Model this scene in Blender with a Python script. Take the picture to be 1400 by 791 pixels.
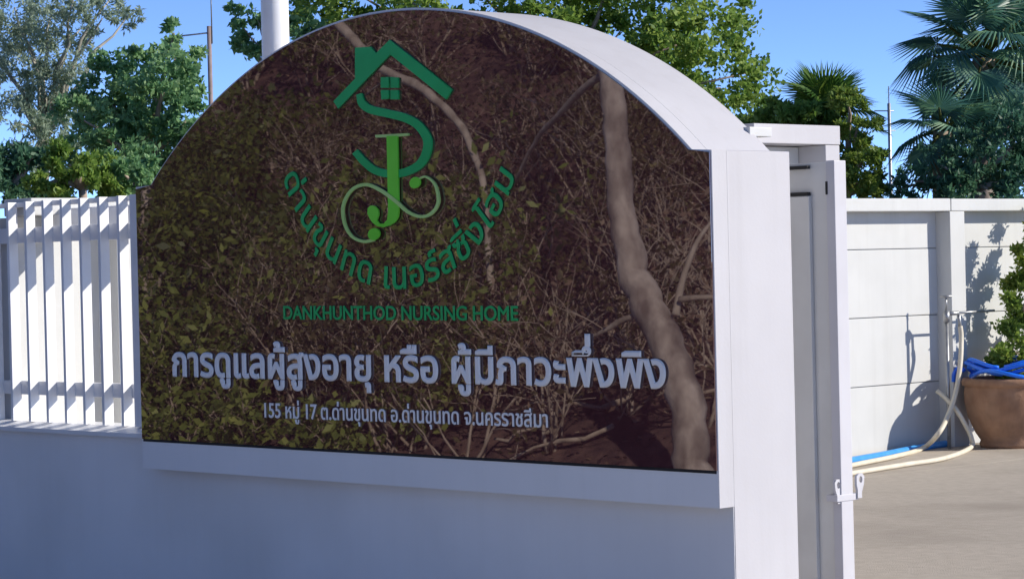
import bpy, bmesh, math, random
import numpy as np
from mathutils import Vector, Matrix, noise
R = math.radians
sc = bpy.context.scene
for o in list(bpy.data.objects): bpy.data.objects.remove(o)
rng = np.random.default_rng(7)
random.seed(7)

# ------------------------------------------------------------------ camera
F_PX, YAW, PITCH, ROLL = 3501.6, 0.809, -0.0097, -0.0239
CAM = Vector((7.30, -8.15, 1.60))
_fw = Vector((-math.sin(YAW)*math.cos(PITCH), math.cos(YAW)*math.cos(PITCH), math.sin(PITCH)))
_r0 = Vector((math.cos(YAW), math.sin(YAW), 0)); _u0 = _r0.cross(_fw)
_r = _r0*math.cos(ROLL) + _u0*math.sin(ROLL); _u = -_r0*math.sin(ROLL) + _u0*math.cos(ROLL)
cd = bpy.data.cameras.new('camera'); camera = bpy.data.objects.new('camera', cd)
sc.collection.objects.link(camera); sc.camera = camera
cd.sensor_fit = 'HORIZONTAL'; cd.sensor_width = 36; cd.lens = F_PX/1400*36
cd.clip_start = .1; cd.clip_end = 5000
camera.matrix_world = Matrix(((_r.x, _u.x, -_fw.x, CAM.x), (_r.y, _u.y, -_fw.y, CAM.y),
                              (_r.z, _u.z, -_fw.z, CAM.z), (0, 0, 0, 1)))
# ------------------------------------------------------------------ sky, sun, exposure
SUN = Vector((0.96, 0.76, 0.64)).normalized()
world = bpy.data.worlds.new('World'); sc.world = world; world.use_nodes = True
nt = world.node_tree; bgn = nt.nodes['Background']
sky = nt.nodes.new('ShaderNodeTexSky'); sky.sky_type = 'NISHITA'; sky.sun_disc = False
sky.sun_elevation = math.asin(SUN.z); sky.sun_rotation = math.atan2(SUN.x, SUN.y)
sky.altitude = 2500; sky.air_density = 0.30; sky.dust_density = 0.0; sky.ozone_density = 3.5
nt.links.new(sky.outputs[0], bgn.inputs[0]); bgn.inputs[1].default_value = 0.112
sl = bpy.data.lights.new('sun', 'SUN'); sl.energy = 2.0; sl.angle = R(.5); sl.color = (1, .935, .83)
so = bpy.data.objects.new('sun', sl); sc.collection.objects.link(so)
so.rotation_euler = SUN.to_track_quat('Z', 'Y').to_euler(); so.location = (0, 0, 30)
vs = sc.view_settings; vs.view_transform = 'Standard'; vs.look = 'None'; vs.exposure = 1.45; vs.gamma = 1
vs.use_curve_mapping = False
sc.render.engine = 'CYCLES'; sc.cycles.use_denoising = True; sc.cycles.max_bounces = 8
sc.cycles.transparent_max_bounces = 8

# ------------------------------------------------------------------ pixel -> place
def ray(x, y): return _fw + _r*((x-700)/F_PX) - _u*((y-395.5)/F_PX)
def onY(x, y, Y=0.): d = ray(x, y); return CAM + d*((Y-CAM.y)/d.y)
def onX(x, y, X): d = ray(x, y); return CAM + d*((X-CAM.x)/d.x)
def onZ(x, y, Z=0.): d = ray(x, y); return CAM + d*((Z-CAM.z)/d.z)
def at(x, y, D): return CAM + ray(x, y)*D
def mirrored(x, y, Y):
    """point across the lane (at depth Y<0) that the polished panel shows at this pixel"""
    p = onY(x, y, 0.); d = p-CAM; d.y = -d.y
    return p + d*(Y/d.y)

# ------------------------------------------------------------------ helpers
col = sc.collection
def mesh_obj(name, me, mat=None, parent=None):
    o = bpy.data.objects.new(name, me); col.objects.link(o)
    if mat and not me.materials: me.materials.append(mat)
    if parent: o.parent = parent
    return o
def bm_obj(name, bm, mat, parent=None, smooth=False):
    me = bpy.data.meshes.new(name); bmesh.ops.recalc_face_normals(bm, faces=bm.faces)
    bm.to_mesh(me); bm.free()
    if smooth:
        for p in me.polygons: p.use_smooth = True
    return mesh_obj(name, me, mat, parent)
def raw_obj(name, V, F, mat, parent=None, smooth=False):
    me = bpy.data.meshes.new(name); me.from_pydata([tuple(v) for v in V], [], F); me.update()
    if smooth:
        for p in me.polygons: p.use_smooth = True
    return mesh_obj(name, me, mat, parent)
def tris_obj(name, V, n, mat, parent=None):
    """V: array of leaf quads, n verts each"""
    V = np.asarray(V, np.float32).reshape(-1, 3); k = len(V)//n
    me = bpy.data.meshes.new(name); me.vertices.add(len(V)); me.vertices.foreach_set('co', V.ravel())
    me.loops.add(len(V)); me.loops.foreach_set('vertex_index', np.arange(len(V), dtype=np.int32))
    me.polygons.add(k); me.polygons.foreach_set('loop_start', np.arange(0, len(V), n, dtype=np.int32))
    me.update(calc_edges=True)
    return mesh_obj(name, me, mat, parent)
def empty(name, loc=(0, 0, 0), rz=0):
    o = bpy.data.objects.new(name, None); col.objects.link(o); o.location = loc; o.rotation_euler = (0, 0, rz)
    o.empty_display_size = .2
    return o
def tag(o, label=None, cat=None, group=None, kind=None):
    if label: o['label'] = label
    if cat: o['category'] = cat
    if group: o['group'] = group
    if kind: o['kind'] = kind
    return o
def add_box(bm, a, b, bevel=0):
    a = Vector(a); b = Vector(b)
    r = bmesh.ops.create_cube(bm, size=1)
    bmesh.ops.scale(bm, vec=b-a, verts=r['verts']); bmesh.ops.translate(bm, vec=(a+b)/2, verts=r['verts'])
    if bevel:
        es = list({e for v in r['verts'] for e in v.link_edges})
        bmesh.ops.bevel(bm, geom=es, offset=bevel, segments=2, affect='EDGES', profile=.6)
def box(name, a, b, mat, parent=None, bevel=.004):
    bm = bmesh.new(); add_box(bm, a, b, bevel); return bm_obj(name, bm, mat, parent)
def tube(pts, rad, n=8, cap=True):
    """swept tube through pts with radius per point -> V,F"""
    pts = [Vector(p) for p in pts]; m = len(pts)
    if not hasattr(rad, '__len__'): rad = [rad]*m
    V = []; F = []; prev = None
    for i, p in enumerate(pts):
        t = (pts[min(i+1, m-1)]-pts[max(i-1, 0)]).normalized()
        if prev is None:
            a = t.orthogonal().normalized()
        else:
            a = (prev - t*prev.dot(t))
            a = a.normalized() if a.length > 1e-6 else t.orthogonal().normalized()
        prev = a; b = t.cross(a)
        for k in range(n):
            w = 2*math.pi*k/n; V.append(p + (a*math.cos(w)+b*math.sin(w))*rad[i])
    for i in range(m-1):
        for k in range(n):
            F.append((i*n+k, i*n+(k+1) % n, (i+1)*n+(k+1) % n, (i+1)*n+k))
    if cap:
        F.append(tuple(range(n-1, -1, -1))); F.append(tuple((m-1)*n+k for k in range(n)))
    return V, F
def merge(parts):
    V = []; F = []
    for v, f in parts:
        o = len(V); V += list(v); F += [tuple(i+o for i in q) for q in f]
    return V, F
def spline(pts, k=8):
    """Catmull-Rom through points"""
    P = [Vector(p) for p in pts]; P = [P[0]*2-P[1]]+P+[P[-1]*2-P[-2]]; out = []
    for i in range(1, len(P)-2):
        for j in range(k):
            t = j/k; a, b, c, d = P[i-1:i+3]
            out.append(.5*((2*b)+(c-a)*t+(2*a-5*b+4*c-d)*t*t+(3*b-a-3*c+d)*t**3))
    out.append(P[-2]); return out
def lathe(prof, n=32, wob=None):
    V = []; F = []
    for (r, z) in prof:
        for k in range(n):
            w = 2*math.pi*k/n; rr = r*(1+(wob(w, z) if wob else 0)); V.append((rr*math.cos(w), rr*math.sin(w), z))
    for i in range(len(prof)-1):
        for k in range(n): F.append((i*n+k, i*n+(k+1) % n, (i+1)*n+(k+1) % n, (i+1)*n+k))
    return V, F

# ------------------------------------------------------------------ materials
def new_mat(name):
    m = bpy.data.materials.new(name); m.use_nodes = True
    return m, m.node_tree, m.node_tree.nodes['Principled BSDF']
def noise_mat(name, c1, c2, scale=4, rough=.6, bump=0., bscale=40, detail=6, stretch=(1, 1, 1), spec=.3, lo=.35, hi=.65, c3=None, s3=1., streak=0.):
    m, t, b = new_mat(name); N = t.nodes; L = t.links
    tc = N.new('ShaderNodeTexCoord'); mp = N.new('ShaderNodeMapping'); mp.inputs['Scale'].default_value = stretch
    L.new(tc.outputs['Object'], mp.inputs[0])
    nz = N.new('ShaderNodeTexNoise'); nz.inputs['Scale'].default_value = scale; nz.inputs['Detail'].default_value = detail
    L.new(mp.outputs[0], nz.inputs['Vector'])
    cr = N.new('ShaderNodeValToRGB'); e = cr.color_ramp.elements
    e[0].position = lo; e[1].position = hi; e[0].color = (*c1, 1); e[1].color = (*c2, 1)
    L.new(nz.outputs[0], cr.inputs[0]); out = cr.outputs[0]
    if c3:
        n3 = N.new('ShaderNodeTexNoise'); n3.inputs['Scale'].default_value = s3; n3.inputs['Detail'].default_value = 4
        L.new(mp.outputs[0], n3.inputs['Vector'])
        r3 = N.new('ShaderNodeValToRGB'); r3.color_ramp.elements[0].position = .5; r3.color_ramp.elements[1].position = .72
        L.new(n3.outputs[0], r3.inputs[0])
        mx = N.new('ShaderNodeMix'); mx.data_type = 'RGBA'; L.new(r3.outputs[0], mx.inputs['Factor'])
        L.new(out, mx.inputs['A']); mx.inputs['B'].default_value = (*c3, 1); out = mx.outputs['Result']
    if streak:
        m4 = N.new('ShaderNodeMapping'); m4.inputs['Scale'].default_value = (9, 9, .45); L.new(tc.outputs['Object'], m4.inputs[0])
        n4 = N.new('ShaderNodeTexNoise'); n4.inputs['Scale'].default_value = 1.; n4.inputs['Detail'].default_value = 8; n4.inputs['Roughness'].default_value = .65
        L.new(m4.outputs[0], n4.inputs['Vector'])
        r4 = N.new('ShaderNodeValToRGB'); r4.color_ramp.elements[0].position = .50; r4.color_ramp.elements[1].position = .85
        L.new(n4.outputs[0], r4.inputs[0])
        ml = N.new('ShaderNodeMath'); ml.operation = 'MULTIPLY'; ml.inputs[1].default_value = streak; L.new(r4.outputs[0], ml.inputs[0])
        mx = N.new('ShaderNodeMix'); mx.data_type = 'RGBA'; L.new(ml.outputs[0], mx.inputs['Factor'])
        L.new(out, mx.inputs['A']); mx.inputs['B'].default_value = (c1[0]*.62, c1[1]*.60, c1[2]*.56, 1); out = mx.outputs['Result']
    L.new(out, b.inputs['Base Color']); b.inputs['Roughness'].default_value = rough
    b.inputs['Specular IOR Level'].default_value = spec
    if bump:
        n2 = N.new('ShaderNodeTexNoise'); n2.inputs['Scale'].default_value = bscale; n2.inputs['Detail'].default_value = 5
        L.new(tc.outputs['Object'], n2.inputs['Vector'])
        bp = N.new('ShaderNodeBump'); bp.inputs['Strength'].default_value = bump; bp.inputs['Distance'].default_value = .01
        L.new(n2.outputs[0], bp.inputs['Height']); L.new(bp.outputs[0], b.inputs['Normal'])
    return m
def leaf_mat(name, cols, trans=.4, rough=.5):
    m, t, b = new_mat(name); N = t.nodes; L = t.links
    g = N.new('ShaderNodeNewGeometry'); cr = N.new('ShaderNodeValToRGB'); e = cr.color_ramp.elements
    tc = N.new('ShaderNodeTexCoord'); nz = N.new('ShaderNodeTexNoise'); nz.inputs['Scale'].default_value = 1.3
    L.new(tc.outputs['Object'], nz.inputs['Vector'])
    ad = N.new('ShaderNodeMath'); ad.operation = 'MULTIPLY_ADD'; ad.inputs[1].default_value = .55; L.new(g.outputs['Random Per Island'], ad.inputs[0])
    sb = N.new('ShaderNodeMath'); sb.operation = 'MULTIPLY_ADD'; sb.inputs[1].default_value = 1.3; sb.inputs[2].default_value = -.42
    L.new(nz.outputs[0], sb.inputs[0]); L.new(sb.outputs[0], ad.inputs[2]); L.new(ad.outputs[0], cr.inputs[0])
    e[0].color = (*cols[0], 1); e[1].color = (*cols[-1], 1)
    for i, c in enumerate(cols[1:-1]): q = e.new((i+1)/(len(cols)-1)); q.color = (*c, 1)
    L.new(cr.outputs[0], b.inputs['Base Color']); b.inputs['Roughness'].default_value = rough
    b.inputs['Specular IOR Level'].default_value = .35
    tr = N.new('ShaderNodeBsdfTranslucent'); L.new(cr.outputs[0], tr.inputs[0])
    mx = N.new('ShaderNodeMixShader'); mx.inputs[0].default_value = trans
    L.new(b.outputs[0], mx.inputs[1]); L.new(tr.outputs[0], mx.inputs[2])
    L.new(mx.outputs[0], N['Material Output'].inputs[0])
    return m
M = {}
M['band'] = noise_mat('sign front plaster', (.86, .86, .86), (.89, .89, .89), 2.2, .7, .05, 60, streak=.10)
M['plaster'] = noise_mat('sunlit plaster darkened', (.50, .49, .515), (.53, .52, .545), 2.2, .7, .05, 60, c3=(.475, .465, .49), s3=.9, streak=.22)  # sunlit copy of the white sign plaster, colour darkened against the direct sun
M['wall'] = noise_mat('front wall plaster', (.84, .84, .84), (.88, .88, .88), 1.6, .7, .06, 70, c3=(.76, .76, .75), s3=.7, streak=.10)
M['bwall'] = noise_mat('boundary wall sunlit white darkened', (.56, .565, .555), (.59, .595, .585), 3, .65, .04, 50, c3=(.53, .535, .525), s3=1.2, streak=.25)  # white wall, colour lowered to offset the direct sun on it
M['fence'] = noise_mat('white painted metal', (.78, .78, .79), (.84, .84, .85), 6, .45, 0, spec=.4)
M['gate'] = noise_mat('pale grey gate paint', (.60, .60, .59), (.66, .66, .65), 3, .45, .05, 30, c3=(.54, .54, .53), s3=2.5, spec=.4)
M['gatew'] = noise_mat('white gate edge', (.53, .52, .55), (.56, .55, .58), 5, .5, 0, spec=.4)
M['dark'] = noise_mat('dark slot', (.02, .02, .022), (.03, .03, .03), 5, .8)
M['metal'] = noise_mat('galvanised steel', (.30, .31, .32), (.42, .42, .42), 15, .4); M['metal'].node_tree.nodes['Principled BSDF'].inputs['Metallic'].default_value = .7
M['concrete'] = noise_mat('driveway concrete', (.42, .365, .30), (.50, .44, .365), 14, .85, .5, 140, detail=10, c3=(.35, .30, .245), s3=.7, lo=.25, hi=.75, streak=.25)
M['pale_lane'] = noise_mat('pale bounce lane', (.50, .48, .45), (.58, .56, .52), 30, .9, .3, 120)  # unseen lane surface, made pale to bounce sun onto the shaded wall
M['earth'] = noise_mat('brown earth', (.06, .032, .031), (.15, .085, .07), 7, .95, .8, 25, c3=(.045, .024, .025), s3=2.2)
M['soil'] = noise_mat('dry grass ground', (.15, .12, .06), (.22, .18, .09), 6, .95, .4, 25)
M['bark'] = noise_mat('grey brown bark', (.26, .20, .16), (.44, .35, .29), 9, .9, .8, 18, stretch=(1, 1, .35))
M['mottled'] = noise_mat('mottled bark', (.17, .125, .11), (.56, .45, .39), 7, .9, 1., 14, stretch=(1, 1, .5), lo=.30, hi=.72, c3=(.20, .15, .13), s3=5.)
M['palebark'] = noise_mat('pale bark', (.26, .25, .21), (.40, .38, .33), 6, .85, .4, 30, stretch=(1, 1, .3))
M['twig'] = noise_mat('dry twig', (.26, .19, .145), (.46, .36, .29), 8, .9)
M['terracotta'] = noise_mat('weathered clay pot', (.30, .165, .10), (.42, .25, .155), 5, .8, .4, 40, c3=(.20, .12, .08), s3=3., streak=.5)
M['bluehose'] = noise_mat('blue hose', (.01, .14, .80), (.02, .20, .90), 8, .35, spec=.5)
M['lightblue'] = noise_mat('light blue hose', (.04, .28, .68), (.07, .34, .74), 8, .4, spec=.5)
M['cream'] = noise_mat('cream hose', (.62, .56, .44), (.70, .64, .52), 8, .5)
M['dgreen'] = noise_mat('dark green acrylic', (.010, .44, .115), (.014, .50, .14), 5, .3, spec=.5)
M['lgreen'] = noise_mat('light green acrylic', (.17, .76, .04), (.20, .82, .06), 5, .3, spec=.5)
M['pgreen'] = noise_mat('pale green edge', (.46, .74, .20), (.52, .80, .26), 5, .35, spec=.5)
M['letter'] = noise_mat('white acrylic', (.94, .93, .91), (.95, .94, .92), 5, .35, spec=.5)
M['red'] = noise_mat('red emblem', (.42, .03, .05), (.48, .04, .06), 5, .5)
M['signwhite'] = noise_mat('sign white', (.6, .6, .66), (.66, .66, .72), 5, .5)
M['leaf_c'] = leaf_mat('round green leaf', [(.07, .15, .03), (.15, .27, .05), (.27, .39, .08), (.40, .50, .13)], .5)
M['leaf_l'] = leaf_mat('blue green leaf', [(.07, .17, .09), (.15, .31, .14), (.28, .46, .20), (.42, .58, .28)], .5)
M['leaf_g'] = leaf_mat('grey green narrow leaf', [(.20, .28, .20), (.32, .41, .30), (.44, .52, .38)], .45)
M['leaf_y'] = leaf_mat('yellow green leaf', [(.08, .16, .03), (.17, .27, .05), (.29, .38, .07), (.38, .36, .08)], .5)
M['leaf_d'] = leaf_mat('deep green leaf', [(.035, .11, .075), (.08, .19, .11), (.16, .30, .15)], .45)
M['leaf_p'] = leaf_mat('palm leaf', [(.035, .11, .10), (.075, .19, .15), (.14, .29, .17), (.24, .40, .22)], .4, .4)
M['leaf_p2'] = leaf_mat('bright palm leaf', [(.04, .11, .03), (.09, .20, .04), (.18, .30, .05), (.28, .36, .06)], .4, .4)
M['leaf_pd'] = leaf_mat('dry palm leaf', [(.16, .15, .10), (.28, .27, .20), (.34, .34, .28)], .3)
M['leaf_b'] = leaf_mat('dry leaf', [(.10, .055, .045), (.24, .15, .105), (.46, .33, .23)], .3)
M['leaf_s'] = leaf_mat('scrub leaf', [(.04, .055, .015), (.10, .12, .025), (.26, .28, .05)], .4)
M['leaf_v'] = leaf_mat('bright scrub leaf', [(.08, .10, .02), (.22, .25, .06), (.46, .46, .14)], .45)
M['leaf_o'] = leaf_mat('olive scrub leaf', [(.05, .04, .025), (.11, .085, .04), (.26, .21, .09)], .4)
# polished dark panel: near-mirror, with the faint unevenness of polishing
m, t, b = new_mat('polished dark brown stone'); M['granite'] = m
tc = t.nodes.new('ShaderNodeTexCoord')
nz = t.nodes.new('ShaderNodeTexNoise'); nz.inputs['Scale'].default_value = 60; nz.inputs['Detail'].default_value = 6
t.links.new(tc.outputs['Object'], nz.inputs['Vector'])
cr = t.nodes.new('ShaderNodeValToRGB'); cr.color_ramp.elements[0].color = (.060, .017, .021, 1); cr.color_ramp.elements[1].color = (.100, .035, .040, 1)
t.links.new(nz.outputs[0], cr.inputs[0]); t.links.new(cr.outputs[0], b.inputs['Base Color'])
b.inputs['Roughness'].default_value = .012; b.inputs['IOR'].default_value = 2.7
wv = t.nodes.new('ShaderNodeTexNoise'); wv.inputs['Scale'].default_value = 1.7; wv.inputs['Detail'].default_value = 2
mpn = t.nodes.new('ShaderNodeMapping'); mpn.inputs['Scale'].default_value = (1, 1, 2.5)
t.links.new(tc.outputs['Object'], mpn.inputs[0]); t.links.new(mpn.outputs[0], wv.inputs['Vector'])
bp = t.nodes.new('ShaderNodeBump'); bp.inputs['Strength'].default_value = .08; bp.inputs['Distance'].default_value = .003
t.links.new(wv.outputs[0], bp.inputs['Height']); t.links.new(bp.outputs[0], b.inputs['Normal'])

# ------------------------------------------------------------------ setting: ground, lane, drive, bank
WX = -5.72                                            # face of the side boundary wall
raw_obj('ground', [(-1500, -1500, -.43), (1500, -1500, -.43), (1500, 1500, -.43), (-1500, 1500, -.43)], [(0, 1, 2, 3)], M['soil'])['kind'] = 'structure'
raw_obj('lane', [(-80, -4.6, -.40), (80, -12, -.40), (80, .2, -.40), (-80, .2, -.40)], [(0, 1, 2, 3)], M['pale_lane'])['kind'] = 'structure'
drive = tag(box('driveway', (WX+.02, .3, -.45), (24, 40, -.006), M['concrete'], None, 0), kind='structure')
raw_obj('drive_apron', [(.05, .30, -.004), (7, .30, -.004), (9, -2.2, -.395), (-.6, -2.2, -.395)], [(0, 3, 2, 1)], M['concrete'])['kind'] = 'structure'
jx = [WX+.03, onZ(1310, 637).x, onZ(1310, 637).x+6.2, onZ(1310, 637).x+12.4]
jy = [.32, 1.5, 11.6, 17.5]
for i in range(len(jx)-1):
    for j in range(len(jy)-1):
        box('concrete_slab', (jx[i]+.004, jy[j]+.004, -.05), (jx[i+1]-.004, jy[j+1]-.004, .0), M['concrete'], drive, .003)
def bank_z(x, y):
    k = [(-4.3, -.44), (-5.0, -.15), (-6, .30), (-8, .85), (-10, 1.5), (-12.5, 2.6), (-15, 4.6), (-18, 7.0), (-24, 9)]
    if y >= k[0][0]: z = k[0][1]
    else:
        z = k[-1][1]
        for (a, za), (b_, zb) in zip(k, k[1:]):
            if b_ <= y <= a: z = za+(zb-za)*(a-y)/(a-b_); break
    fade = min(1, max(0, (-4.3-y)/1.2))
    xf = min(1, max(0, (.5-x)/4.))                   # the bank dies out where the camera stands
    v = Vector((x*.55, y*.55, 3.1))
    return z*xf + (noise.noise(v)*.22+noise.noise(v*3.1)*.09)*fade*xf - .44*(1-xf)
nx, ny = 110, 80
V = []; F = []
for j in range(ny+1):
    for i in range(nx+1):
        x = -34+i*35/nx; y = -4.2-j*18/ny; V.append((x, y, bank_z(x, y)))
for j in range(ny):
    for i in range(nx): a = j*(nx+1)+i; F.append((a, a+1, a+nx+2, a+nx+1))
raw_obj('bank', V, F, M['earth'], smooth=True)['kind'] = 'structure'

# ------------------------------------------------------------------ front wall under sign and fence
wallo = empty('front_wall', (-3, .2, 0))
wallo_inv = wallo.matrix_basis.inverted()
def child(o, p):                                      # keep world coordinates although the parent empty is off the origin
    o.parent = p; o.matrix_parent_inverse = p.matrix_basis.inverted(); return o
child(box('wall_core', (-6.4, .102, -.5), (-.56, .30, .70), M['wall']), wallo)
tag(wallo, 'low plain plaster wall in shade below the fence and the arched sign', 'wall')

# ------------------------------------------------------------------ arched sign
sign = empty('arched_sign', (-2.1, .25, .54))
ACX, AHW, AZ0, APK = -2.085, 1.975, 2.075, 2.846
AR = (AHW**2+(APK-AZ0)**2)/(2*(APK-AZ0))
def outline(x0, x1, zb, zs, inset=0., n=64):
    """x0 left, x1 right side; shoulders at zs, arc between"""
    hw = AHW-inset*1.5; r = AR-inset; cz = APK-AR
    a = math.asin(hw/r); pts = [(x0, zb), (x1, zb), (x1, zs)]
    for i in range(n+1):
        w = a-2*a*i/n; pts.append((ACX+r*math.sin(w), cz+r*math.cos(w)))
    pts.append((x0, zs)); return pts
def prism(name, pts, y0, y1, mat, parent, bevel=0):
    bm = bmesh.new()
    f = bm.faces.new([bm.verts.new((p[0], y0, p[1])) for p in pts])
    r = bmesh.ops.extrude_face_region(bm, geom=[f]); bmesh.ops.translate(bm, vec=(0, y1-y0, 0), verts=[v for v in r['geom'] if isinstance(v, bmesh.types.BMVert)])
    if bevel: bmesh.ops.bevel(bm, geom=[e for e in bm.edges if len(e.link_faces) == 2 and e.calc_face_angle(0) > .5], offset=bevel, segments=2, affect='EDGES')
    return child(bm_obj(name, bm, mat), parent)
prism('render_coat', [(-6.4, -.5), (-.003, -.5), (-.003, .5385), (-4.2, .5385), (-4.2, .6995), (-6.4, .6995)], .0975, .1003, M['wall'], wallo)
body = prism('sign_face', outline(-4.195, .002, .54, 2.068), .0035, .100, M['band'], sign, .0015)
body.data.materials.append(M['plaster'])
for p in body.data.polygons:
    if p.normal.y > -.9: p.material_index = 1  # non-front faces take the darkened sunlit copy of the same plaster
rear = outline(-4.190, 0., 2.0, 2.066, .001)[2:]
rear = [p for p in rear if p[0] > -3.85]
rear = [(-.55, -.5), (0., -.5)]+rear+[(-3.85, .702), (-.55, .702)]
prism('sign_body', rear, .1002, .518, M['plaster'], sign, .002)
panel = prism('stone_panel', outline(-4.185, -.004, .702, 2.058, .012), -.004, .003, M['granite'], sign)

prism('joint_shadow_strip', [(-4.18, .688), (-.01, .688), (-.01, .7015), (-4.18, .7015)], .0005, .003, M['dark'], sign)  # dark strip standing in for the shadow gap under the stone panel
# raised pieces on the panel: 2-D contours (x right, z up on the panel plane) -> solid
def flat_curve(contours, extrude, offset=0.):
    cu = bpy.data.curves.new('outline', 'CURVE'); cu.dimensions = '2D'; cu.fill_mode = 'BOTH'; cu.extrude = extrude; cu.bevel_depth = offset; cu.bevel_resolution = 0; cu.resolution_u = 5
    for kind, pts in contours:
        if kind == 'poly':
            s = cu.splines.new('POLY'); s.points.add(len(pts)-1)
            for q, p in zip(s.points, pts): q.co = (p[0], p[1], 0, 1)
        else:
            s = cu.splines.new('BEZIER'); s.bezier_points.add(len(pts)-1)
            for q, p in zip(s.bezier_points, pts):
                q.handle_left_type = q.handle_right_type = 'FREE'; q.co = (*p[0], 0); q.handle_left = (*p[1], 0); q.handle_right = (*p[2], 0)
        s.use_cyclic_u = True
    o = bpy.data.objects.new('outline', cu); col.objects.link(o); bpy.context.view_layer.update()
    me = bpy.data.meshes.new_from_object(o.evaluated_get(bpy.context.evaluated_depsgraph_get()))
    bpy.data.objects.remove(o); bpy.data.curves.remove(cu)
    return me
STAND = -.0125                                        # centre of raised pieces in front of the panel (y)
def raise_mesh(name, me, mat, yoff=0.):
    zl = -min(v.co.z for v in me.vertices); yoff += -(.0055+zl)-STAND
    me.transform(Matrix(((1, 0, 0, 0), (0, 0, -1, STAND+yoff), (0, 1, 0, 0), (0, 0, 0, 1))))
    me.name = name
    o = mesh_obj(name, me, mat); return child(o, panel_root)
panel_root = sign
def px2d(cx, cy):                                     # zoom-crop coordinates of the emblem -> panel plane
    p = onY(420+cx/2.473, 30+cy/2.473, -.03); return (p.x, p.z)
def emblem(name, polys, mat, yoff=0.):
    return raise_mesh(name, flat_curve([('poly', [px2d(*q) for q in P]) for P in polys], .0045), mat, yoff)
def stroke(center, width, k=10):
    """outline polygon of a tapering stroke, crop coordinates"""
    c = [Vector((p[0], p[1], 0)) for p in center]; s = spline(c, k)
    w = np.interp(np.linspace(0, 1, len(s)), np.linspace(0, 1, len(width)), width)
    Lp = []; Rp = []
    for i, p in enumerate(s):
        t_ = (s[min(i+1, len(s)-1)]-s[max(i-1, 0)]).normalized(); n_ = Vector((-t_.y, t_.x, 0))
        Lp.append(p+n_*w[i]/2); Rp.append(p-n_*w[i]/2)
    return [(p.x, p.y) for p in Lp+Rp[::-1]]
def ball(cx, cy, rx, ry, n=22, rot=0.):
    return [(cx+rx*math.cos(a)*math.cos(rot)-ry*math.sin(a)*math.sin(rot), cy+rx*math.cos(a)*math.sin(rot)+ry*math.sin(a)*math.cos(rot)) for a in (2*math.pi*i/n for i in range(n))]
emblem('roof_emblem', [[(80, 268), (153, 192), (153, 87), (207, 84), (224, 106), (270, 60), (480, 228), (461, 262), (272, 110), (96, 293)]], M['dgreen'])
for q in ([(240, 187), (267, 186), (267, 223), (240, 223)], [(273, 186), (299, 188), (299, 223), (273, 223)],
          [(240, 230), (267, 230), (267, 260), (242, 262)], [(273, 230), (299, 230), (300, 262), (273, 262)]):
    emblem('window_pane_emblem', [q], M['dgreen'])
emblem('letter_s_emblem', [stroke([(166, 243), (176, 275), (205, 296), (260, 309), (320, 324), (366, 350), (396, 395), (394, 440), (372, 480), (330, 505), (280, 514), (225, 504), (185, 475), (152, 438)],
        [18, 26, 27, 27, 28, 28, 29, 29, 28, 27, 26, 25, 24, 22])], M['dgreen'])
emblem('serif_emblem', [[(222, 382), (334, 376), (336, 384), (300, 388), (260, 390), (224, 391)]], M['pgreen'], -.002)
emblem('letter_j_emblem', [[(262, 386), (299, 385), (303, 640), (300, 660), (290, 676), (272, 688), (250, 694), (230, 690), (214, 678), (205, 664),
        (197, 648), (198, 630), (208, 620), (222, 622), (233, 634), (235, 652), (228, 670), (238, 682), (252, 682), (264, 668), (267, 640)]], M['lgreen'], -.004)
emblem('swash_emblem', [stroke([(372, 530), (398, 524), (428, 552), (438, 608), (416, 646), (380, 658), (336, 642), (290, 602), (240, 567), (192, 550), (146, 568), (117, 620), (121, 680), (146, 724), (186, 742), (222, 736)],
        [6, 7, 8, 9, 10, 10, 11, 12, 12, 11, 10, 9, 9, 9, 10, 11])], M['pgreen'], -.009)
emblem('swash_ball_emblem', [ball(361, 543, 17, 20, rot=.5)], M['lgreen'], -.011)
emblem('swash_ball_emblem', [ball(222, 717, 19, 21, rot=.6)], M['lgreen'], -.011)

# lettering: contours of the built-in typeface, one solid per letter
_cache = {}
def contours(s):
    if s in _cache: return _cache[s]
    c = bpy.data.curves.new('glyph', 'FONT'); c.body = s
    o = bpy.data.objects.new('glyph', c); col.objects.link(o); bpy.context.view_layer.update()
    cu = o.to_curve(bpy.context.evaluated_depsgraph_get())
    r = [[((b_.co.x, b_.co.y), (b_.handle_left.x, b_.handle_left.y), (b_.handle_right.x, b_.handle_right.y)) for b_ in sp.bezier_points] for sp in cu.splines]
    o.to_curve_clear(); bpy.data.objects.remove(o); bpy.data.curves.remove(c)
    _cache[s] = r; return r
def xmax(s): return max(p[0][0] for c in contours(s) for p in c)
REF = 'น'
def advance(ch, ref): return xmax(ref+ch+ref)-xmax(ref+ref)
def inside(pt, poly):
    x, y = pt; r = False
    for (x1, y1), (x2, y2) in zip(poly, poly[1:]+poly[:1]):
        if (y1 > y) != (y2 > y) and x < (x2-x1)*(y-y1)/(y2-y1)+x1: r = not r
    return r
def area(poly): return sum(a[0]*b_[1]-b_[0]*a[1] for a, b_ in zip(poly, poly[1:]+poly[:1]))/2
UPPER = 'ิีึืั'; TONE = '่้๊๋์'
def layout(text, ref='น'):
    """-> list of letters; a letter = list of (contour shifted to its pen position); total advance"""
    pen = 0; out = []; prev = ''
    for ch in text:
        if ch == ' ': pen += advance(' ', ref); prev = ch; continue
        cs = contours(ch); dy = .20 if (ch in TONE and prev and prev[-1] in UPPER) else 0
        sh = [[tuple((p[0]+pen, p[1]+dy) for p in v) for v in c] for c in cs]
        adv = advance(ch, ref)
        if adv < .02 and out: out[-1][1].extend(sh)
        else: out.append((pen+adv/2, sh))
        pen += adv; prev += ch
    return out, pen
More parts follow.
